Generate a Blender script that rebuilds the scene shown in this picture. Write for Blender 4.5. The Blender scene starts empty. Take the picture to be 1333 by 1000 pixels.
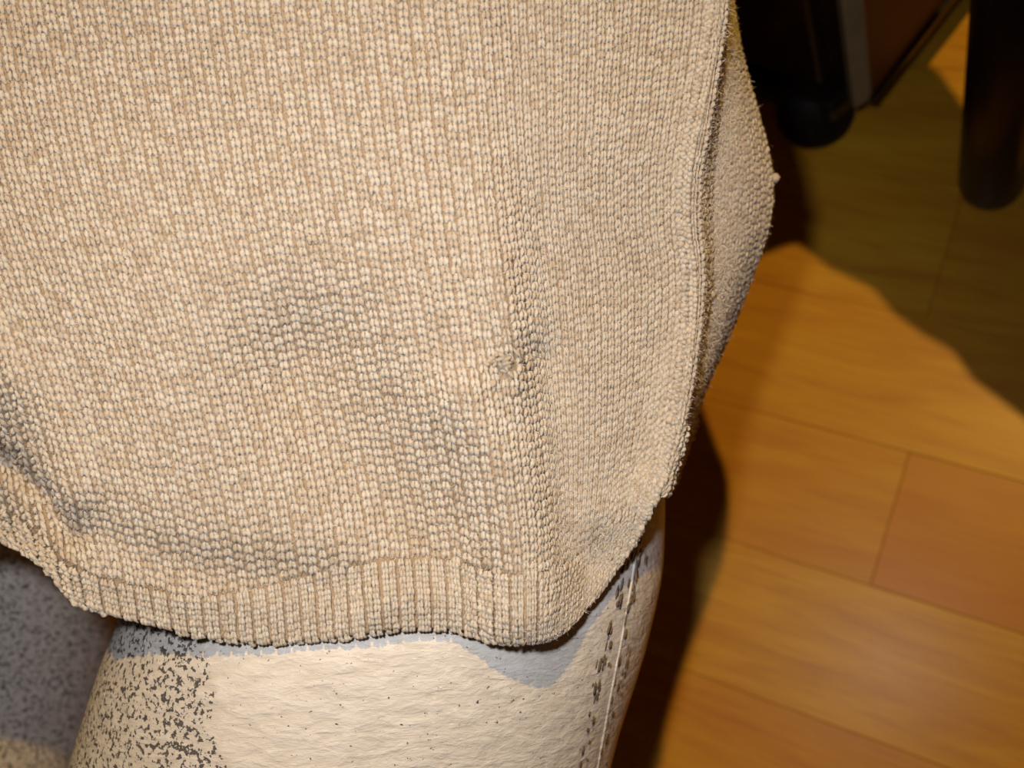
import bpy, bmesh, math, random
import numpy as np
from mathutils import Vector, Matrix
random.seed(7); rng = np.random.default_rng(7)
scene = bpy.context.scene
COL = scene.collection

# ------------------------------------------------------------------ camera
F = 1429.0; CX, CY = 666.5, 500.0; H0 = 0.64
down = np.array([(1200-CX)/F, -(900-CY)/F, -1.0]); down /= np.linalg.norm(down)
Zw = -down
Xw = np.array([1.0, 0, 0]) - Zw[0]*Zw; Xw /= np.linalg.norm(Xw)
Yw = np.cross(Zw, Xw)
R = np.array([Xw, Yw, Zw])                  # camera -> world
C0 = np.array([0, 0, H0])
cam = bpy.data.cameras.new('camera'); camo = bpy.data.objects.new('camera', cam); COL.objects.link(camo)
cam.sensor_width = 36; cam.lens = 36*F/1333.0; cam.clip_start = 0.01; cam.clip_end = 50
M = Matrix([[*R[0], 0], [*R[1], 0], [*R[2], H0], [0, 0, 0, 1]])
camo.matrix_world = M
cam.dof.use_dof = True; cam.dof.focus_distance = 0.305; cam.dof.aperture_fstop = 11
scene.camera = camo

def c2w(p):
    p = np.asarray(p, float); return p @ R.T + C0
def W(px, py, d):
    """world point of a place seen in the photograph at distance d"""
    px = np.asarray(px, float); py = np.asarray(py, float); d = np.asarray(d, float)
    return c2w(np.stack([(px-CX)/F*d, -(py-CY)/F*d, -d*np.ones_like(px)], -1))
def G(px, py, z=0.0):
    r = R @ np.array([(px-CX)/F, -(py-CY)/F, -1.0]); k = (z-H0)/r[2]
    return C0 + r*k

# ------------------------------------------------------------------ world, lights, exposure
scene.view_settings.view_transform = 'Standard'; scene.view_settings.look = 'None'
scene.view_settings.exposure = 0; scene.view_settings.gamma = 1
scene.view_settings.use_curve_mapping = False
w = bpy.data.worlds.new('room_dimness'); scene.world = w; w.use_nodes = True
w.node_tree.nodes['Background'].inputs[0].default_value = (1, 0.62, 0.42, 1)
w.node_tree.nodes['Background'].inputs[1].default_value = 0.012
def light(name, pos, power, colour, size):
    l = bpy.data.lights.new(name, 'POINT'); l.energy = power; l.color = colour; l.shadow_soft_size = size
    o = bpy.data.objects.new(name, l); COL.objects.link(o); o.location = pos; return o
LAMP_DIR = np.array([0.035, -0.17, -0.30]); LAMP_DIR /= np.linalg.norm(LAMP_DIR)
LAMP = c2w(np.array([0.09, -0.06, -0.6]) - LAMP_DIR*1.9)
light('ceiling_lamp', LAMP, 54, (1, 0.58, 0.12), 0.016)
fl_ = bpy.data.lights.new('camera_flash', 'SPOT'); fl_.energy = 3.1; fl_.color = (1.0, 0.98, 1.0); fl_.shadow_soft_size = 0.008
fl_.spot_size = math.radians(92); fl_.spot_blend = 1.0
flo = bpy.data.objects.new('camera_flash', fl_); COL.objects.link(flo)
aim = R @ np.array([-0.07, -0.05, -1.0]); flo.rotation_euler = Vector(aim.tolist()).to_track_quat('-Z', 'Y').to_euler(); flo.location = c2w([-0.030, 0.028, 0.0])

# ------------------------------------------------------------------ helpers
def tag(o, label=None, cat=None, group=None, kind=None):
    if label: o['label'] = label
    if cat: o['category'] = cat
    if group: o['group'] = group
    if kind: o['kind'] = kind
    return o
def link(name, me, mat, parent=None, smooth=True):
    o = bpy.data.objects.new(name, me); COL.objects.link(o)
    if mat: me.materials.append(mat)
    if smooth: me.shade_smooth()
    if parent:
        o.parent = parent; o.matrix_parent_inverse = Matrix.Translation(-Vector(parent.location))
    return o
def empty(name, loc):
    o = bpy.data.objects.new(name, None); COL.objects.link(o); o.location = Vector([float(a) for a in loc]); o.empty_display_size = 0.05; return o
def mesh_np(name, V, Fc):
    me = bpy.data.meshes.new(name); V = np.asarray(V, np.float32); Fc = np.asarray(Fc, np.int32); n = Fc.shape[1]
    me.vertices.add(len(V)); me.vertices.foreach_set('co', V.ravel())
    me.loops.add(Fc.size); me.loops.foreach_set('vertex_index', Fc.ravel())
    me.polygons.add(len(Fc)); me.polygons.foreach_set('loop_start', np.arange(0, Fc.size, n, dtype=np.int32))
    me.update(calc_edges=True); me.validate(); return me
def bm_mesh(name, bm):
    me = bpy.data.meshes.new(name); bm.normal_update(); bm.to_mesh(me); bm.free(); return me
def herm(xs, ys):
    xs = np.array(xs, float); ys = np.array(ys, float)
    m = np.gradient(ys, xs)
    def f(x):
        x = np.asarray(x, float); i = np.clip(np.searchsorted(xs, x)-1, 0, len(xs)-2)
        h = xs[i+1]-xs[i]; t = (x-xs[i])/h; tc = np.clip(t, 0, 1)
        r = (2*tc**3-3*tc**2+1)*ys[i]+(tc**3-2*tc**2+tc)*h*m[i]+(-2*tc**3+3*tc**2)*ys[i+1]+(tc**3-tc**2)*h*m[i+1]
        return r + np.where(t < 0, t*h*m[0], 0) + np.where(t > 1, (t-1)*h*m[-1], 0)
    return f
def sm(a, b, x):
    t = np.clip((x-a)/(b-a), 0, 1); return t*t*(3-2*t)

class NT:
    def __init__(s, name, rough=0.7, spec=0.3):
        s.m = bpy.data.materials.new(name); s.m.use_nodes = True; s.t = s.m.node_tree
        s.b = s.t.nodes['Principled BSDF']; s.b.inputs['Roughness'].default_value = rough
        s.b.inputs['Specular IOR Level'].default_value = spec
    def n(s, typ, **k):
        nd = s.t.nodes.new(typ)
        for a, v in k.items():
            if a.startswith('i_'):
                key = a[2:].replace('_', ' ')
                nd.inputs[int(key) if key.isdigit() else key].default_value = v
            else: setattr(nd, a, v)
        return nd
    def l(s, a, b): s.t.links.new(a, b)
    def co(s, kind='Object', scale=(1, 1, 1), rot=(0, 0, 0), loc=(0, 0, 0)):
        tc = s.n('ShaderNodeTexCoord'); mp = s.n('ShaderNodeMapping')
        mp.inputs['Scale'].default_value = scale; mp.inputs['Rotation'].default_value = rot; mp.inputs['Location'].default_value = loc
        s.l(tc.outputs[kind], mp.inputs[0]); return mp.outputs[0]
    def noise(s, vec, scale, detail=3, rough=0.5, dist=0):
        nd = s.n('ShaderNodeTexNoise'); nd.inputs['Scale'].default_value = scale; nd.inputs['Detail'].default_value = detail
        nd.inputs['Roughness'].default_value = rough; nd.inputs['Distortion'].default_value = dist
        if vec is not None: s.l(vec, nd.inputs['Vector'])
        return nd.outputs['Fac']
    def ramp(s, fac, stops):
        nd = s.n('ShaderNodeValToRGB'); e = nd.color_ramp.elements
        while len(e) < len(stops): e.new(0.5)
        for k, (p, c) in enumerate(stops):
            e[k].position = p; e[k].color = (c, c, c, 1) if isinstance(c, (int, float)) else (*c, 1)
        s.l(fac, nd.inputs[0]); return nd.outputs[0]
    def math(s, op, a, b=None, clamp=False):
        nd = s.n('ShaderNodeMath', operation=op, use_clamp=clamp)
        for k, v in enumerate((a, b)):
            if v is None: continue
            if isinstance(v, (int, float)): nd.inputs[k].default_value = v
            else: s.l(v, nd.inputs[k])
        return nd.outputs[0]
    def mix(s, fac, a, b, blend='MIX'):
        nd = s.n('ShaderNodeMix', data_type='RGBA', blend_type=blend)
        for k, v in ((0, fac), (6, a), (7, b)):
            if isinstance(v, (int, float)): nd.inputs[k].default_value = v
            elif isinstance(v, tuple): nd.inputs[k].default_value = (*v, 1)
            else: s.l(v, nd.inputs[k])
        return nd.outputs[2]
    def col(s, c):
        if isinstance(c, tuple): s.b.inputs['Base Color'].default_value = (*c, 1)
        else: s.l(c, s.b.inputs['Base Color'])
    def bump(s, h, strength=0.5, dist=0.001, prev=None):
        nd = s.n('ShaderNodeBump'); nd.inputs['Strength'].default_value = strength; nd.inputs['Distance'].default_value = dist
        s.l(h, nd.inputs['Height'])
        if prev is not None: s.l(prev, nd.inputs['Normal'])
        s.l(nd.outputs[0], s.b.inputs['Normal']); return nd.outputs[0]

# ------------------------------------------------------------------ floor of parquet planks
m = NT('lacquered_beech', 0.38, 0.25)
oi = m.n('ShaderNodeObjectInfo')
tc = m.n('ShaderNodeTexCoord'); off = m.n('ShaderNodeVectorMath', operation='MULTIPLY_ADD')
cmb = m.n('ShaderNodeCombineXYZ'); m.l(oi.outputs['Random'], cmb.inputs[0]); m.l(oi.outputs['Random'], cmb.inputs[1]); m.l(oi.outputs['Random'], cmb.inputs[2])
m.l(cmb.outputs[0], off.inputs[0]); off.inputs[1].default_value = (37, 53, 19); m.l(tc.outputs['Object'], off.inputs[2])
def mapv(vec, sc, rot=(0, 0, 0)):
    mp = m.n('ShaderNodeMapping'); mp.inputs['Scale'].default_value = sc; mp.inputs['Rotation'].default_value = rot; m.l(vec, mp.inputs[0]); return mp.outputs[0]
g1 = m.noise(mapv(off.outputs[0], (1, 7, 1)), 9, 4, 0.6, 0.6)
g2 = m.noise(mapv(off.outputs[0], (1, 22, 1)), 22, 4, 0.6)
base = m.ramp(g1, [(0.30, (0.48, 0.225, 0.014)), (0.50, (0.58, 0.31, 0.020)), (0.72, (0.66, 0.39, 0.030))])
c2 = m.mix(m.ramp(g2, [(0.36, 0.42), (0.5, 0.0)]), base, (0.42, 0.155, 0.014))
tone = m.n('ShaderNodeAttribute', attribute_type='OBJECT', attribute_name='tone')
c3 = m.mix(tone.outputs['Fac'], c2, (0.46, 0.15, 0.010))
m.col(c3); m.bump(g2, 0.08, 0.0006); m.b.inputs['Coat Weight'].default_value = 0.08; m.b.inputs['Coat Roughness'].default_value = 0.25
FLOORM = m.m

p1, p2 = G(880, 682), G(1333, 826); q1, q2 = G(1190, 590), G(1128, 757)
ang = math.atan2(p2[1]-p1[1], p2[0]-p1[0])
ax = np.array([math.cos(ang), math.sin(ang)]); ay = np.array([-ax[1], ax[0]])
def uv(px, py): g = G(px, py)[:2]; return g @ ax, g @ ay
lines = [uv(1190, 590)[1], uv(1000, 720)[1], uv(1000, 932)[1], uv(1250, 420)[1]]
print('PLANK', math.degrees(ang), lines, uv(1190, 590), uv(1128, 757), uv(1225, 350))
y1, y2 = lines[0], lines[1]; pw = abs(y1-y2)*1.0
sgn = 1 if y1 > y2 else -1
joint_u = (uv(1190, 590)[0]+uv(1128, 757)[0])/2
m = NT('dark_subfloor', 0.9); m.col((0.035, 0.014, 0.004)); SUB = m.m
bm = bmesh.new(); bmesh.ops.create_cube(bm, size=1)
for v in bm.verts: v.co = (v.co.x*2.6, v.co.y*2.6, v.co.z*0.02-0.0155)
floor = link('floor', bm_mesh('floor', bm), SUB, smooth=False); tag(floor, kind='structure'); floor['label'] = 'warm yellow lacquered parquet floor of butted strips'
def plank(L, wd):
    bm = bmesh.new(); bmesh.ops.create_cube(bm, size=1)
    for v in bm.verts: v.co = (v.co.x*(L-0.0002), v.co.y*(wd-0.0002), v.co.z*0.0055-0.00275)
    bmesh.ops.bevel(bm, geom=[e for e in bm.edges if all(v.co.z > -0.001 for v in e.verts)], offset=0.00025, segments=1, affect='EDGES')
    return bm_mesh('plank', bm)
PL = 0.46; pme = plank(PL, pw); pme.materials.append(FLOORM)
for r in range(-9, 10):                       # row 0 is the one with the end joint
    yc = y2 + sgn*pw*(r+0.5)
    if r == 0: sh = joint_u
    elif r == 1: sh = joint_u + 0.21
    elif r == 2: sh = uv(1225, 350)[0]
    elif r == -1: sh = joint_u - 0.19
    elif r == -2: sh = joint_u + 0.10
    else: sh = random.uniform(0, PL)
    for k in range(-3, 3):
        uc = sh + (k+0.5)*PL; cen = ax*uc + ay*yc
        if abs(cen[0]) > 1.2 or abs(cen[1]) > 1.2: continue
        o = bpy.data.objects.new('plank', pme); COL.objects.link(o); o.parent = floor
        o.location = (cen[0], cen[1], random.uniform(-0.0001, 0.0001)); o.rotation_euler = (0, 0, ang + (math.pi if random.random() < .5 else 0))
        o['tone'] = random.uniform(0, 0.25)
        if r == 0: o['tone'] = 0.62 if k == 0 else 0.35
        if r == -1: o['tone'] = 0.0
        if r == -2: o['tone'] = 0.35

# ------------------------------------------------------------------ sweater surface
X0 = herm([-900, -150, 0, 250, 450, 600, 790, 850], [-160, -125, -100, -40, 30, 78, 122, 130])
XM = herm([-900, -150, 0, 200, 350, 460, 600, 700, 850], [570, 608, 622, 640, 655, 670, 690, 702, 706])
XR = herm([-900, -150, 0, 60, 130, 235, 290, 350, 440, 540, 620, 640, 700], [900, 940, 944, 936, 924, 906, 905, 911, 906, 890, 870, 864, 846])
XS = herm([-900, -150, 0, 80, 150, 230, 290, 370, 440, 510, 560, 620, 640, 700], [915, 950, 951, 966, 985, 1003, 999, 973, 945, 915, 897, 876, 868, 848])
HEM = herm([-700, -300, -100, 0, 60, 95, 125, 200, 280, 330, 450, 560, 600, 640, 690, 730, 770, 800, 830, 862, 900],
           [800, 735, 700, 694, 732, 772, 786, 808, 825, 830, 823, 813, 816, 828, 834, 820, 780, 741, 697, 638, 600])
U1, U2, U3 = 44.0, 72.0, 94.0
Y0 = -150.0
def gx(u, y):
    a, b, c, s = X0(y), XM(y), XR(y), XS(y)
    s1, s2, s3 = (b-a)/U1, (c-b)/(U2-U1), (s-c)/(U3-U2)
    def sp(v, w): return np.where(v < -w, 0, np.where(v > w, v, (np.clip(v, -w, w)+w)**2/(4*w)))
    x = a+15*u+(s1-15)*sp(u, 3.0)+(s2-s1)*sp(u-U1, 4.5)+(s3-s2)*sp(u-U2, 1.2)
    q = np.clip((u-U3)/50, 0, 1)
    return np.where(u > U3, s+(-790-s)*(0.5-0.5*np.cos(np.pi*q)), x)
_us = np.linspace(-60, 150, 841)
_h = np.full_like(_us, 800.0)
for _ in range(60): _h = _h*0.6 + 0.4*HEM(gx(_us, _h))
_h = np.where(_us > U2, 640-np.clip(_us-U2, 0, 22)*0.64, _h)
_h = np.where(_us > U3, 626, _h)
def hemy(u): return np.interp(u, _us, _h)
def gy(u, t):
    return np.where(t >= 0, Y0+t*(hemy(u)-Y0), Y0+t*650)
def ridge(x, y, pts, wd, amp):
    """height of a soft fold running through the points"""
    best = np.full(np.shape(x), 1e9)
    for (xa, ya), (xb, yb) in zip(pts[:-1], pts[1:]):
        dx, dy = xb-xa, yb-ya; t = np.clip(((x-xa)*dx+(y-ya)*dy)/(dx*dx+dy*dy), 0, 1)
        best = np.minimum(best, np.hypot(x-xa-t*dx, y-ya-t*dy))
    return amp*np.exp(-(best/wd)**2)
def blob(x, y, cx, cy, sx, sy, amp, rot=0):
    c, s = math.cos(rot), math.sin(rot); dx, dy = x-cx, y-cy
    return amp*np.exp(-((dx*c+dy*s)/sx)**2-((-dx*s+dy*c)/sy)**2)
def depth(u, x, y):
    xm, xr, xs = XM(y), XR(y), XS(y)
    d = np.full(np.shape(x), 0.297)
    d = d - 0.012*sm(300, -200, y)                                   # chest comes a little nearer
    d = d - 0.010*np.exp(-((y-330)/250.0)**2)*np.exp(-((x-380)/520.0)**2)
    d = d + 0.060*np.clip((250-x)/1000, 0, 2)**2*1.0
    d = d + 0.004*sm(380, xm, x)*sm(150, 500, y)*-1
    st = sm(150, 420, y)
    d = d + (0.003+0.012*st)*sm(xm-12, xm+58, x) + 0.010*sm(xm+30, xr, x)      # falls away beyond the crease
    d = d - 0.0022*np.exp(-((x-xr)/13.0)**2)*np.where(u <= U2+2, 1, 0.6)       # seam stands proud
    k = np.clip((u-U2)/(U3-U2), 0, 1)
    d = d + 0.012*sm(0, 0.22, k) + 0.022*k + 0.02*k**3
    q = np.clip((u-U3)/50, 0, 1)
    d = d + 0.11*np.sqrt(np.sin(np.pi*q)+1e-9)*(u > U3) + 0.0*q
    f = 0
    f = f + ridge(x, y, [(400, 480), (470, 590), (560, 700), (590, 770)], 84, 0.0066)   # + is away from the camera
    f = f + ridge(x, y, [(120, 690), (200, 725), (330, 752), (450, 757)], 34, 0.0030)
    f = f + ridge(x, y, [(-40, 575), (10, 600), (60, 645), (95, 700)], 16, 0.0075)
    f = f + ridge(x, y, [(700, 470), (712, 580), (735, 700), (760, 740)], 32, 0.0040)
    f = f + ridge(x, y, [(600, 520), (645, 600), (668, 740), (690, 800)], 42, -0.0045)
    f = f + ridge(x, y, [(790, 670), (830, 655), (850, 640)], 28, -0.002)
    f = f + ridge(x, y, [(845, 460), (830, 600), (780, 720)], 30, 0.0016)
    f = f + ridge(x, y, [(650, 340), (668, 440), (676, 500)], 14, -0.0016)
    f = f + ridge(x, y, [(150, 80), (330, 330), (390, 430)], 85, 0.0010)
    f = f + ridge(x, y, [(-60, 420), (40, 520), (85, 640)], 40, -0.0030)
    f = f + blob(x, y, 240, 620, 110, 140, -0.0025) + blob(x, y, 500, 250, 130, 200, -0.0015)
    f = f + blob(x, y, 330, 560, 80, 120, 0.0012, 0.4)
    hy = np.interp(u, _us, _h)
    e = hy-y
    f = f + 0.0035*np.exp(-(np.clip(e, 0, None)/60)**2)*sm(700, 300, x)                # hem tucks back on the left
    f = f - 0.0030*np.exp(-((e-30)/35.0)**2)*sm(420, 520, x)*sm(720, 640, x)
    lf = sm(105, -10, x)*sm(480, 700, y)
    d = d + 0.030*lf
    return d + np.where(u < U3, f*1.6, 0)
def surf(u, t):
    u, t = np.broadcast_arrays(np.asarray(u, float), np.asarray(t, float))
    y = gy(u, t); x = gx(u, y)
    return W(x, y, depth(u, x, y))
def frame(u, t):
    eu, et = 0.15, 0.002
    P = surf(u, t); A = (surf(u+eu, t)-surf(u-eu, t))/(2*eu); B = (surf(u, t+et)-surf(u, t-et))/(2*et)
    N = np.cross(B, A); N /= np.linalg.norm(N, axis=-1, keepdims=True)+1e-12
    return P, A, B, N
RR = 0.0016
def place(u, t, h):
    """point on the cloth at wale u, row position t, standing h above it; past t = 1 the hem rolls under"""
    tc = np.minimum(t, 1.0); P, A, B, N = frame(u, tc)
    ln = np.linalg.norm(B, axis=-1, keepdims=True); Bn = B/ln
    s = np.clip((t-1.0), 0, None)[..., None]*ln
    a = np.clip(s/RR, 0, math.pi); ex = np.clip(s-math.pi*RR, 0, None)
    Q = P + Bn*RR*np.sin(a) - N*RR*(1-np.cos(a)) - Bn*ex
    Nn = N*np.cos(a)+Bn*np.sin(a)
    return Q + Nn*np.asarray(h)[..., None]

m = NT('cashmere_gap_shade', 0.95, 0.1)
n1 = m.noise(m.co('Object'), 900, 3, 0.6)
m.col(m.ramp(n1, [(0.3, (0.34, 0.255, 0.165)), (0.7, (0.46, 0.355, 0.25))])); m.bump(n1, 0.5, 0.0006)  # darker than the yarn: shade between the stitches put into the colour
m.b.inputs['Sheen Weight'].default_value = 0.15
BASE = m.m
def wool(name, c1, c2_):
    m = NT(name, 0.8, 0.25)
    at = m.n('ShaderNodeAttribute', attribute_name='shade')
    n1 = m.noise(m.co('Object'), 1300, 4, 0.7); n2 = m.noise(m.co('Object'), 14, 3, 0.5)
    f = m.math('ADD', m.math('MULTIPLY', n1, 0.6), m.math('MULTIPLY', at.outputs['Fac'], 0.4))
    c = m.ramp(f, [(0.28, c1), (0.62, c2_)])
    m.col(m.mix(m.ramp(n2, [(0.35, 0.0), (0.65, 0.10)]), c, (0.60, 0.42, 0.26)))
    m.bump(n1, 1.0, 0.0008)
    m.b.inputs['Sheen Weight'].default_value = 0.15; m.b.inputs['Sheen Roughness'].default_value = 0.4
    m.b.inputs['Subsurface Weight'].default_value = 0.5; m.b.inputs['Subsurface Radius'].default_value = (1.0, 0.75, 0.5); m.b.inputs['Subsurface Scale'].default_value = 0.0014
    return m.m
WOOL = wool('cashmere_yarn', (0.67, 0.555, 0.43), (0.92, 0.815, 0.69))

S0 = W(300, 400, 0.40); S0[2] = 0.20
sweater = empty('sweater', S0)
tag(sweater, 'beige knitted sweater with ribbed hem hanging over a rough speckled cream figure', 'sweater')

# base cloth, all round the body, hem turned under
ug = np.concatenate([np.arange(-46, 98, 0.5), np.arange(98, 144.1, 1.5)])
tg = np.concatenate([np.arange(-0.61, -0.1, 0.03), np.arange(-0.1, 1.0, 0.006), 1+np.linspace(0, 0.006, 7), [1.012, 1.03]])
UU, TT = np.meshgrid(ug, tg)
Vg = place(UU, TT, np.zeros_like(UU)).reshape(-1, 3)
nu, nt = len(ug), len(tg)
ii = (np.arange(nt-1)[:, None]*nu+np.arange(nu-1)[None]).ravel()
Fq = np.stack([ii, ii+nu, ii+nu+1, ii+1], -1)
seamq = (np.arange(nt-1)*nu); Fq = np.concatenate([Fq, np.stack([seamq+nu-1, seamq+2*nu-1, seamq+nu, seamq], -1)])
cloth = link('cloth', mesh_np('cloth', Vg, Fq), BASE, sweater)

# yarn loops: two slanting legs per stitch
def yarn_legs(u, t, du, dt, side, rad, hgt, shade):
    """capsule per leg: from the outer top of the stitch to its centre bottom"""
    n = len(u); K = 4; S = 5
    ks = np.linspace(0, 1, K); verts = np.zeros((n, K*S+2, 3))
    a0 = np.stack([u+side*du*0.13, t-dt*0.66], -1); a1 = np.stack([u+side*du*0.29, t+dt*0.62], -1)
    prof = np.array([0.72, 1.0, 1.0, 0.72])
    lift = np.array([0.85, 1.0, 0.8, 0.55])
    e = 1e-3
    cen = []
    for k in range(K):
        uk = a0[:, 0]+(a1[:, 0]-a0[:, 0])*(0.12+0.76*ks[k])**1.0; tk = a0[:, 1]+(a1[:, 1]-a0[:, 1])*(0.12+0.76*ks[k])
        cen.append(place(uk, tk, hgt*lift[k]))
    tip0 = place(a0[:, 0], a0[:, 1], hgt*0.0); tip1 = place(a1[:, 0], a1[:, 1], hgt*0.55)
    ax_ = tip1-tip0; ax_ /= np.linalg.norm(ax_, axis=1, keepdims=True)+1e-12
    Nn = place(u, t, np.full(n, 0.001))-place(u, t, np.zeros(n)); Nn /= np.linalg.norm(Nn, axis=1, keepdims=True)+1e-12
    sd = np.cross(ax_, Nn); sd /= np.linalg.norm(sd, axis=1, keepdims=True)+1e-12
    for k in range(K):
        for s in range(S):
            an = 2*math.pi*(s+0.5*(k % 2))/S
            verts[:, k*S+s] = cen[k]+(sd*math.cos(an)+Nn*math.sin(an)*0.9)*(rad*prof[k])[:, None]
    verts[:, -2] = tip0; verts[:, -1] = tip1
    f = []
    for k in range(K-1):
        for s in range(S):
            a, b = k*S+s, k*S+(s+1) % S
            f += [(a, b, b+S), (a, b+S, a+S)]
    for s in range(S):
        f.append((K*S, (s+1) % S, s)); f.append((K*S+1, (K-1)*S+s, (K-1)*S+(s+1) % S))
    f = np.array(f); nv = K*S+2
    Fc = (f[None]+(np.arange(n)*nv)[:, None, None]).reshape(-1, 3)
    return verts.reshape(-1, 3), Fc, np.repeat(shade, nv)
ROW = 11.2/980
def rib_start(u):
    x = gx(u, hemy(u)); return 1-(38+44*sm(200, 480, x))/(hemy(u)+150)
def build_stitches(name, uu, tt, du, radf, hf, mat, parent, jit=0.04):
    VV, FF, SS = [], [], []; nb = 0
    n = len(uu)
    uj = uu+rng.normal(0, jit*du, n); tj = tt+rng.normal(0, 0.06*ROW, n)
    # local spacing of the wales in metres
    P1 = place(uj-0.5*du, tj, np.zeros(n)); P2 = place(uj+0.5*du, tj, np.zeros(n)); pitch = np.linalg.norm(P2-P1, axis=1)
    pitch = np.clip(pitch, 0.0012, 0.0036*max(du, 1))
    sh = np.clip(rng.normal(0.5, 0.2, n), 0, 1)
    for side in (-1, 1):
        rad = np.minimum(pitch, 0.0031*max(du, 1))*radf*rng.uniform(0.85, 1.15, n)
        V, Fc, S = yarn_legs(uj, tj, du, ROW*1.0, side, rad, pitch*hf*rng.uniform(0.7, 1.3, n), np.clip(sh+rng.normal(0, 0.15, n), 0, 1))
        VV.append(V); FF.append(Fc+nb); nb += len(V); SS.append(S)
    V = np.concatenate(VV); Fc = np.concatenate(FF); S = np.concatenate(SS)
    me = bpy.data.meshes.new(name); me.vertices.add(len(V)); me.vertices.foreach_set('co', V.astype(np.float32).ravel())
    me.loops.add(Fc.size); me.loops.foreach_set('vertex_index', Fc.astype(np.int32).ravel())
    me.polygons.add(len(Fc)); me.polygons.foreach_set('loop_start', np.arange(0, Fc.size, 3, dtype=np.int32)); me.update(calc_edges=True)
    at = me.attributes.new('shade', 'FLOAT', 'POINT'); at.data.foreach_set('value', S.astype(np.float32))
    o = link(name, me, mat, parent); tag(o, kind='stuff'); return o
ucols = np.arange(-14, 98); rows = np.arange(-8, int(1/ROW)+1)
A_, B_ = np.meshgrid(ucols, rows); A_ = A_.ravel().astype(float); B_ = B_.ravel()*ROW
B_ = B_ + 0.25*ROW*np.sin(A_*1.7)
keep = B_ < rib_start(A_)-0.3*ROW
xx, yy = gx(A_, gy(A_, B_)), gy(A_, B_)
hole = (((xx-657)/15)**2+((yy-478)/13)**2) < 1
keep &= ~hole & (xx > -60)
st = build_stitches('stitches', A_[keep], B_[keep], 1.0, 0.25, 0.17, WOOL, sweater)
# ribbed hem: wider columns
RB = 1.6
cc = np.arange(-14, 95, RB); ucols = np.concatenate([cc-0.34, cc+0.34]); rows = np.arange(0, 20)
A_, B_ = np.meshgrid(ucols, rows); A_ = A_.ravel(); B_ = rib_start(A_)+(B_.ravel()+0.3)*ROW*0.70
keep = (B_ < 1.010) & (gx(A_, gy(A_, B_)) > -60)
hem = build_stitches('ribbed_hem', A_[keep], B_[keep], 0.72, 0.28, 0.50, WOOL, sweater, 0.03)
hem['label'] = 'ribbed hem band with wider columns than the knit above'

# side seam: a doubled cord of yarn down the ridge
def tube_world(pts, rad, seg=8, name='tube'):
    pts = np.asarray(pts, float); n = len(pts); T = np.gradient(pts, axis=0); T /= np.linalg.norm(T, axis=1, keepdims=True)
    ref = np.array([0.13, 0.27, 0.95]); V = []
    rad = np.broadcast_to(rad, (n,))
    for i in range(n):
        a = np.cross(T[i], ref); a /= np.linalg.norm(a); b = np.cross(T[i], a)
        for s in range(seg):
            an = 2*math.pi*s/seg; V.append(pts[i]+(a*math.cos(an)+b*math.sin(an))*rad[i])
    Fc = [(i*seg+s, i*seg+(s+1) % seg, (i+1)*seg+(s+1) % seg, (i+1)*seg+s) for i in range(n-1) for s in range(seg)]
    V.append(pts[0]); V.append(pts[-1]); k = len(V)
    Fc3 = [(k-2, (s+1) % seg, s) for s in range(seg)]+[(k-1, (n-1)*seg+s, (n-1)*seg+(s+1) % seg) for s in range(seg)]
    me = bpy.data.meshes.new(name); me.from_pydata([tuple(v) for v in V], [], Fc+Fc3); me.update(); return me
ts = np.arange(-0.1, 0.995, ROW*0.8)
su = U2-0.6+0.35*np.sin(ts*9)
seam = build_stitches('side_seam', np.concatenate([su, su-1.3]), np.concatenate([ts, ts+0.3*ROW]), 1.2, 0.25, 0.42, WOOL, sweater, 0.03)
seam['label'] = 'raised side seam running down the right edge'

# mended hole: knot of darning yarn over the gap
u0, t0 = 43.0, (472-Y0)/(835-Y0)
nn_ = 26
du_ = rng.normal(0, 0.75, nn_); dt_n = rng.normal(0, 0.0085, nn_)
dv, df, ds = [], [], []; nb = 0
for k in range(nn_):
    P = place(np.full(4, u0+du_[k])+np.linspace(-1, 1, 4)*rng.normal(0, 0.42), np.full(4, t0+dt_n[k])+np.linspace(-1, 1, 4)*rng.normal(0, 0.006), np.array([0.0001, 0.0010, 0.0010, 0.0001])+rng.uniform(0, 0.0005))
    me = tube_world(P, [0.00035, 0.00055, 0.00055, 0.00035], 6, 'd')
    vv = np.array([v.co[:] for v in me.vertices]); dv.append(vv)
    df += [tuple(i+nb for i in p.vertices) for p in me.polygons]; nb += len(vv); bpy.data.meshes.remove(me)
me = bpy.data.meshes.new('darned_hole'); me.from_pydata([tuple(map(float, v)) for v in np.concatenate(dv)], [], df); me.update()
dn = link('darned_hole', me, WOOL, sweater); dn['label'] = 'small puckered mend in the middle of the front'
# pills
for (px, py, r, du_) in ((1006, 232, 0.0016, 0.0), (922, 383, 0.0012, 0), (916, 402, 0.0009, 0), (1002, 262, 0.0008, 0), (640, 500, 0.0010, 0)):
    ys = py; t = (ys-Y0)/(800-Y0)
    uq = np.linspace(10, 94, 900); tq = (ys-Y0)/(hemy(uq)-Y0); d = np.abs(gx(uq, ys)-px); k = int(np.argmin(d))
    c = place(np.array([uq[k]]), np.array([tq[k]]), np.array([r*0.9]))[0]
    bm = bmesh.new(); bmesh.ops.create_icosphere(bm, subdivisions=3, radius=r)
    for v in bm.verts: v.co *= 1+random.uniform(-0.14, 0.14); v.co += Vector(c)
    o = link('wool_pill', bm_mesh('wool_pill', bm), WOOL, sweater); 
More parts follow.
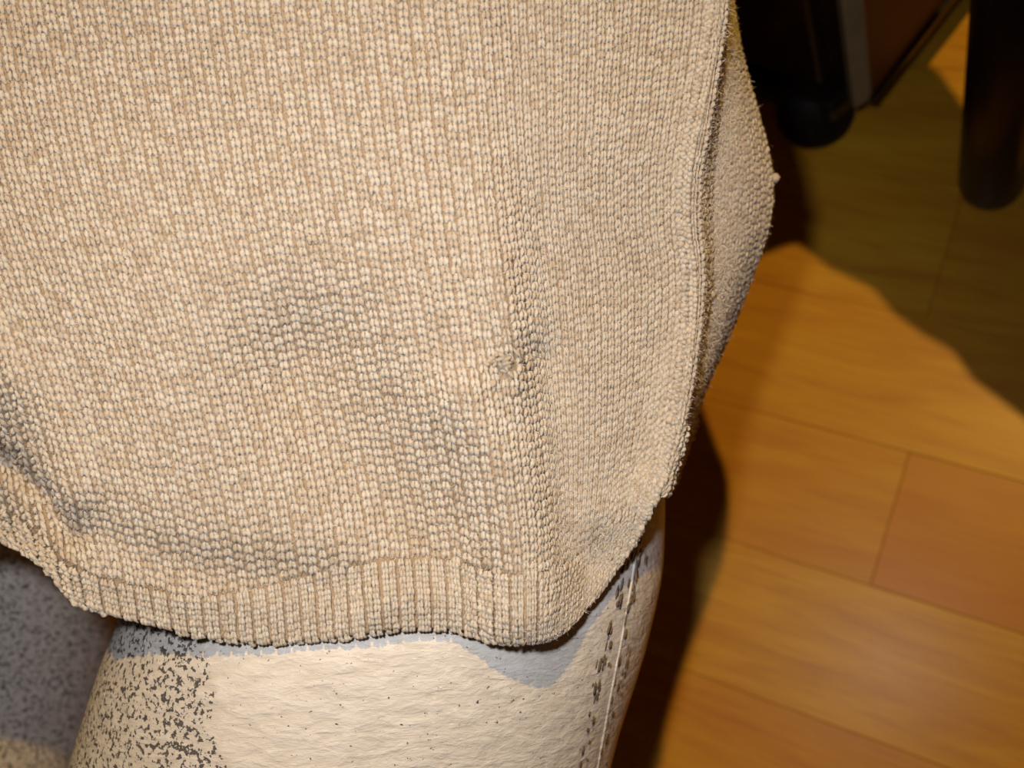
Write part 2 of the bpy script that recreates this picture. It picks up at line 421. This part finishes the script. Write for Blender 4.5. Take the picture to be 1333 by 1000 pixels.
# loose fibres
NF = 95000
fu = rng.uniform(-12, 88, NF); ft = rng.uniform(-0.08, 1.0, NF)
ex = rng.uniform(66, 98, 16000); fu = np.concatenate([fu, ex]); ft = np.concatenate([ft, rng.uniform(-0.05, 1.0, 16000)])
ok = gx(fu, gy(fu, ft)) > -40; fu, ft = fu[ok], ft[ok]; n = len(fu)
P = place(fu, ft, np.full(n, 0.0005)); Nn = place(fu, ft, np.full(n, 0.0015))-P; Nn /= np.linalg.norm(Nn, axis=1, keepdims=True)+1e-12
rd = rng.normal(size=(n, 3)); L = rng.uniform(0.0006, 0.0026, n)[:, None]
dr = rd-0.6*np.sum(rd*Nn, 1, keepdims=True)*Nn; dr /= np.linalg.norm(dr, axis=1, keepdims=True)
bend = rng.normal(size=(n, 3))*0.35
A1 = P+Nn*L*0.30+dr*L*0.4; A2 = A1+(dr+bend*0.7)*L*0.4+Nn*L*rng.uniform(-0.15, 0.3, n)[:, None]; 
sdv = np.cross(dr, rng.normal(size=(n, 3))); sdv /= np.linalg.norm(sdv, axis=1, keepdims=True); wd = 0.000042
V = np.stack([P-sdv*wd, P+sdv*wd, A1-sdv*wd, A1+sdv*wd, A2], 1).reshape(-1, 3)
f = np.array([(0, 1, 3), (0, 3, 2), (2, 3, 4)])[None]+(np.arange(n)*5)[:, None, None]
m = NT('loose_fibre', 0.45, 0.5); m.col((0.93, 0.86, 0.74)); FIB = m.m
me = bpy.data.meshes.new('fuzz'); me.vertices.add(len(V)); me.vertices.foreach_set('co', V.astype(np.float32).ravel())
f = f.reshape(-1, 3); me.loops.add(f.size); me.loops.foreach_set('vertex_index', f.astype(np.int32).ravel())
me.polygons.add(len(f)); me.polygons.foreach_set('loop_start', np.arange(0, f.size, 3, dtype=np.int32)); me.update(calc_edges=True)
fz = link('fuzz', me, FIB, sweater, smooth=False); tag(fz, kind='stuff')

# ------------------------------------------------------------------ figure wearing the sweater
figure = empty('mannequin', (float(S0[0]), float(S0[1]), 0.0))
tag(figure, 'rough cream figure with black speckled thighs, wearing the beige sweater', 'mannequin')
def loft(stations, seg=40):
    """stations: centre (world), side vector, depth vector"""
    V = []; n = len(stations)
    for c, a, b in stations:
        for s in range(seg):
            an = 2*math.pi*s/seg
            ca, sa = math.cos(an), math.sin(an)
            V.append(c+a*np.sign(ca)*abs(ca)**0.92+b*np.sign(sa)*abs(sa)**0.92)
    Fc = [(i*seg+s, i*seg+(s+1) % seg, (i+1)*seg+(s+1) % seg, (i+1)*seg+s) for i in range(n-1) for s in range(seg)]
    Fc.append(tuple(reversed(range(seg)))); Fc.append(tuple((n-1)*seg+s for s in range(seg)))
    return V, Fc
CXv, CZv = R[:, 0], R[:, 2]      # camera right / back axes in world
def st_(px, py, d, hw, hd, tilt=0.0):
    c = W(px, py, d); a = CXv*math.cos(tilt)+R[:, 1]*math.sin(tilt)
    return (c, a*hw, CZv*hd)
bmf = bmesh.new()
def add_loft(stations):
    V, Fc = loft(stations); vs = [bmf.verts.new(tuple(v)) for v in V]
    for f in Fc: bmf.faces.new([vs[i] for i in f])
def leg_down(px, py, d, r):
    c = W(px, py, d); X = np.array([1, 0, 0]); Yv = np.array([0, 1.0, 0])
    out = []
    for k, rr in ((0, 1), (0.3, 0.95), (0.7, 0.8), (0.96, 0.75), (1.0, 0.7)):
        p = c.copy(); p[2] = c[2]*(1-k)+0.001*k; out.append((p, X*r*rr, Yv*r*rr))
    add_loft(out)
add_loft([st_(80, -530, 0.40, 0.14, 0.055), st_(80, -430, 0.40, 0.18, 0.075), st_(80, -300, 0.40, 0.19, 0.083), st_(80, 0, 0.40, 0.19, 0.082), st_(90, 400, 0.405, 0.17, 0.080), st_(100, 600, 0.41, 0.155, 0.072), st_(110, 680, 0.42, 0.12, 0.05)])
add_loft([st_(560, 380, 0.400, 0.06, 0.055), st_(548, 560, 0.382, 0.083, 0.066, 0.15), st_(526, 700, 0.377, 0.0905, 0.070, 0.15), st_(503, 800, 0.377, 0.0955, 0.073, 0.15), st_(475, 900, 0.381, 0.098, 0.075, 0.16),
          st_(447, 1000, 0.386, 0.098, 0.076, 0.16), st_(400, 1200, 0.40, 0.096, 0.075), st_(350, 1420, 0.42, 0.088, 0.07), st_(320, 1540, 0.44, 0.07, 0.055)])
add_loft([st_(-40, 500, 0.48, 0.07, 0.05), st_(-70, 700, 0.545, 0.088, 0.065), st_(-95, 850, 0.56, 0.094, 0.068), st_(-125, 1000, 0.565, 0.096, 0.068), st_(-190, 1250, 0.57, 0.090, 0.062)])
leg_down(345, 1440, 0.43, 0.062); 
bmesh.ops.recalc_face_normals(bmf, faces=bmf.faces)
me = bm_mesh('figure_raw', bmf)
tmp = bpy.data.objects.new('figure_raw', me); COL.objects.link(tmp)
md = tmp.modifiers.new('r', 'REMESH'); md.mode = 'VOXEL'; md.voxel_size = 0.0045
md = tmp.modifiers.new('s', 'SMOOTH'); md.factor = 0.5; md.iterations = 8
dg = bpy.context.evaluated_depsgraph_get(); dg.update()
body_me = bpy.data.meshes.new_from_object(tmp.evaluated_get(dg)); body_me.name = 'body'
bpy.data.objects.remove(tmp)
# painted surface: speckle mask stored per vertex from where it lies round the limb
nv = len(body_me.vertices); co = np.zeros(nv*3, np.float32); body_me.vertices.foreach_get('co', co); co = co.reshape(-1, 3)
line_a, line_b = W(250, 700, 0.33), W(335, 1000, 0.33)
dirl = (line_b-line_a)/np.linalg.norm(line_b-line_a); nrm = np.cross(dirl, CZv); nrm /= np.linalg.norm(nrm)
if nrm @ CXv > 0: nrm = -nrm
m = NT('speckled_plaster', 0.55, 0.35)
tcw = m.n('ShaderNodeTexCoord')
dt_ = m.n('ShaderNodeVectorMath', operation='DOT_PRODUCT'); sub = m.n('ShaderNodeVectorMath', operation='SUBTRACT')
geo = m.n('ShaderNodeNewGeometry')
m.l(geo.outputs['Position'], sub.inputs[0]); sub.inputs[1].default_value = tuple(line_a)
m.l(sub.outputs[0], dt_.inputs[0]); dt_.inputs[1].default_value = tuple(nrm)
edge = m.math('MULTIPLY', dt_.outputs['Value'], 60.0)                 # >0 on the inner, speckled side
wob = m.math('MULTIPLY', m.math('SUBTRACT', m.noise(geo.outputs['Position'], 60, 3, 0.6), 0.5), 0.9)
dens = m.ramp(m.math('ADD', edge, wob), [(0.0, 0.0), (0.10, 0.75), (0.35, 1.0), (1.0, 0.9)])
sp = m.noise(geo.outputs['Position'], 620, 2.5, 0.62)
th = m.math('ADD', m.math('MULTIPLY', dens, 0.155), 0.315)
speck = m.ramp(m.math('ADD', m.math('MULTIPLY', m.math('SUBTRACT', th, sp), 14.0), 0.35, True), [(0.25, 0.0), (0.85, 1.0)])
rotv = m.n('ShaderNodeMapping'); rotv.inputs['Rotation'].default_value = (0, 0, math.radians(-35)); rotv.inputs['Scale'].default_value = (1, 3.2, 1.6); m.l(geo.outputs['Position'], rotv.inputs[0])
fib = m.noise(rotv.outputs[0], 95, 4, 0.55, 0.4); fib2 = m.noise(rotv.outputs[0], 260, 3, 0.6, 0.2)
cbase = m.ramp(fib, [(0.35, (0.70, 0.67, 0.62)), (0.62, (0.82, 0.80, 0.76))])
cflk = m.mix(m.ramp(fib2, [(0.60, 0.0), (0.68, 0.7)]), cbase, (0.93, 0.91, 0.88))
cins = m.mix(m.math('MULTIPLY', dens, 0.30), cflk, (0.56, 0.50, 0.44))
m.col(m.mix(m.math('MULTIPLY', speck, 0.9), cins, (0.045, 0.045, 0.05)))
b1 = m.bump(fib, 0.5, 0.0020); m.bump(m.math('ADD', fib2, m.math('MULTIPLY', speck, 0.4)), 0.4, 0.0007, b1)
PLASTER = m.m
bodyo = link('body', body_me, PLASTER, figure)
from mathutils.bvhtree import BVHTree
bt = BVHTree.FromPolygons([v.co.copy() for v in body_me.vertices], [tuple(p.vertices) for p in body_me.polygons])
def on_body(px, py, out=0.0):
    o_ = Vector(C0.tolist()); d_ = Vector((W(px, py, 1.0)-C0).tolist()).normalized(); h = bt.ray_cast(o_, d_)
    return None if h[0] is None else np.array(h[0]+h[1]*out)
def seam_path(pts, out, n=60):
    f = np.linspace(0, len(pts)-1, n); a = np.array(pts, float)
    xs = np.interp(f, range(len(pts)), a[:, 0]); ys = np.interp(f, range(len(pts)), a[:, 1])
    P = [on_body(x, y, out) for x, y in zip(xs, ys)]; P = np.array([p for p in P if p is not None])
    for _ in range(6): P[1:-1] = (P[:-2]+2*P[1:-1]+P[2:])/4
    return P
SA = [(833, 690), (822, 760), (808, 840), (794, 910), (778, 1000), (762, 1080)]
SB = [(815, 720), (800, 790), (782, 860), (766, 940), (748, 1030), (738, 1080)]
Pa = seam_path(SA, -0.0003)
seamo = link('side_seam', tube_world(Pa, 0.0007, 8, 'side_seam'), PLASTER, figure); seamo['label'] = 'raised seam down the right side'
m = NT('dark_fleck', 0.7, 0.2); nn = m.noise(m.co('Object'), 500, 3); m.col(m.ramp(nn, [(0.3, (0.07, 0.055, 0.05)), (0.7, (0.22, 0.17, 0.14))])); FLK = m.m
bmd = bmesh.new()
for path, cnt in ((SB, 85), (SA, 60)):
    P = seam_path(path, 0.0004 if path is SB else 0.0010, 300)
    for k in range(cnt):
        i = random.randrange(2, len(P)-3); T = P[i+2]-P[i]; T /= np.linalg.norm(T)+1e-9
        L_ = random.uniform(0.0008, 0.0026); r_ = random.uniform(0.0002, 0.00045)
        ret = bmesh.ops.create_icosphere(bmd, subdivisions=1, radius=1.0)
        rot = Vector(T.tolist()).to_track_quat('Z', 'Y').to_matrix(); c = Vector((P[i]+rng.normal(0, 0.0010, 3)).tolist())
        for v in ret['verts']: v.co = rot @ Vector((v.co.x*r_, v.co.y*r_, v.co.z*L_)) + c
fl = link('seam_flecks', bm_mesh('seam_flecks', bmd), FLK, figure); tag(fl, kind='stuff')

# ------------------------------------------------------------------ dark cabinet and table leg behind
def solid(pts2d, z0, z1, bev, mat, name, parent):
    bm = bmesh.new(); vs = [bm.verts.new((float(p[0]), float(p[1]), z0)) for p in pts2d]
    f = bm.faces.new(vs); r = bmesh.ops.extrude_face_region(bm, geom=[f])
    for v in r['geom']:
        if isinstance(v, bmesh.types.BMVert): v.co.z = z1
    bmesh.ops.recalc_face_normals(bm, faces=bm.faces)
    if bev: bmesh.ops.bevel(bm, geom=list(bm.edges), offset=bev, segments=3, affect='EDGES', profile=0.6)
    return link(name, bm_mesh(name, bm), mat, parent, smooth=False)
m = NT('black_gloss', 0.32, 0.3); nn = m.noise(m.co('Object'), 40, 3); m.col(m.ramp(nn, [(0.3, (0.006, 0.003, 0.002)), (0.7, (0.012, 0.005, 0.004))])); BLK = m.m
m = NT('dark_brown_side', 0.5, 0.3); nn = m.noise(m.co('Object', (1, 1, 8)), 20, 4); m.col(m.ramp(nn, [(0.3, (0.10, 0.035, 0.012)), (0.7, (0.13, 0.045, 0.018))])); BRN = m.m
m = NT('satin_metal', 0.4, 0.5); nn = m.noise(m.co('Object'), 60, 3); m.col(m.ramp(nn, [(0.3, (0.19, 0.19, 0.13)), (0.7, (0.25, 0.25, 0.17))])); MET = m.m
m = NT('black_rubber', 0.6, 0.2); nn = m.noise(m.co('Object'), 200, 3); m.col(m.ramp(nn, [(0.3, 0.004), (0.7, 0.008)])); RUB = m.m
zb = 0.040
Cn = G(1127, 141, zb)[:2]; Cs = G(1236, 0, zb)[:2]; Cf = G(1000, 122, zb)[:2]
ex_ = (Cs-Cn)/np.linalg.norm(Cs-Cn)                       # along the side face, away
fr = np.array([-ex_[1], ex_[0]])
if fr @ (Cf-Cn) < 0: fr = -fr
print('CAB angle', math.degrees(math.acos(np.dot(ex_, (Cf-Cn)/np.linalg.norm(Cf-Cn)))))
fr = 0.5*fr+0.5*(Cf-Cn)/np.linalg.norm(Cf-Cn); fr /= np.linalg.norm(fr)
cab = empty('cabinet', (float(Cn[0]), float(Cn[1]), 0)); tag(cab, 'dark cabinet with pale corner edge raised on a black round foot', 'cabinet')
cz = 0.225
def q(a, b): return Cn+ex_*a+fr*b
solid([q(0.004, 0.0045), q(0.34, 0.0045), q(0.34, 0.15), q(0.004, 0.15)], zb+0.004, zb+cz, 0.003, BLK, 'body', cab)
solid([q(0.006, 0.000), q(0.34, 0.000), q(0.34, 0.006), q(0.006, 0.006)], zb+0.004, zb+cz, 0.0, BRN, 'side_panel', cab)
solid([q(-0.004, 0.004), q(0.006, -0.0005), q(0.009, 0.004), q(0.002, 0.012)], zb+0.002, zb+cz, 0.0015, MET, 'corner_edge', cab)['label'] = 'pale vertical corner strip'
solid([q(-0.006, 0.022), q(0.008, 0.022), q(0.008, 0.15), q(-0.006, 0.15)], zb+0.020, zb+cz-0.02, 0.004, BLK, 'door', cab)
solid([q(-0.010, 0.014), q(0.010, 0.010), q(0.012, 0.15), q(-0.010, 0.15)], zb-0.013, zb+0.004, 0.0045, BLK, 'bottom_rail', cab)
solid([q(0.004, -0.003), q(0.34, -0.003), q(0.34, 0.010), q(0.004, 0.010)], zb-0.002, zb+0.006, 0.0015, BLK, 'side_rail', cab)
def lathe(name, prof, cx, cy, mat, parent, seg=32, z=0):
    bm = bmesh.new(); rings = []
    for r, h in prof:
        rings.append([bm.verts.new((cx+r*math.cos(2*math.pi*s/seg), cy+r*math.sin(2*math.pi*s/seg), z+h)) for s in range(seg)])
    for a, b in zip(rings[:-1], rings[1:]):
        for s in range(seg): bm.faces.new([a[s], a[(s+1) % seg], b[(s+1) % seg], b[s]])
    bm.faces.new(list(reversed(rings[0]))); bm.faces.new(rings[-1])
    return link(name, bm_mesh(name, bm), mat, parent)
fp = G(1061, 146, 0.012)[:2]
foot_prof = [(0.010, 0.0), (0.018, 0.003), (0.0225, 0.008), (0.0235, 0.013), (0.023, 0.018), (0.020, 0.024), (0.014, zb+0.003)]
lathe('foot', foot_prof, fp[0], fp[1], RUB, cab)
for a, b in ((0.04, 0.125), (0.31, 0.04), (0.31, 0.125)):
    p = q(a, b); lathe('foot', foot_prof, p[0], p[1], RUB, cab)

tp = G(1289, 243, 0.0)[:2]
stool = empty('stool', (float(tp[0]), float(tp[1]), 0)); tag(stool, 'black stool on round tube legs right of the dark cabinet, its unseen seat added to cast shadow', 'stool')
lr = 0.0178; SZ = 0.30
leg_prof = [(lr*0.55, 0.0), (lr*0.85, 0.002), (lr*0.97, 0.006), (lr, 0.012), (lr, SZ-0.022)]
def lampline(px, py, z):
    g = G(px, py); return (g+(LAMP-g)*z/LAMP[2])[:2]
sa, sb = lampline(1080, 350, SZ), lampline(1333, 545, SZ)
sdir = (sb-sa)/np.linalg.norm(sb-sa); sper = np.array([-sdir[1], sdir[0]])
def sq(a, b): return sa+sdir*a+sper*b
l0 = ((tp-sa) @ sdir, (tp-sa) @ sper)
print('STOOL', sa, sb, l0, Cn, ex_)
for a, b in ((0, 0), (0.17, 0), (0.02, 0.085), (0.17, 0.085)):
    p = tp+sdir*a+sper*b; lathe('leg', leg_prof, p[0], p[1], BLK, stool)
ta = float((lampline(1165, 75, SZ)-Cn) @ ex_)
print('TA', ta)
out = [lampline(px, py, SZ) for px, py in ((1035, 318), (1080, 352), (1135, 378), (1162, 410), (1200, 438), (1240, 460), (1262, 494), (1333, 548), (1480, 640), (1600, 730),
       (1700, 640), (1520, 420), (1333, 235), (1285, 195), (1250, 150), (1215, 100), (1175, 75))] + [q(ta, 0.0), q(0.05, 0.02), q(0.02, 0.045), q(-0.030, 0.045), q(-0.040, 0.01)]
solid(out, SZ-0.024, SZ, 0.004, BLK, 'shadow_seat', stool)  # unseen seat, added and outlined to cast the band of lamp shadow
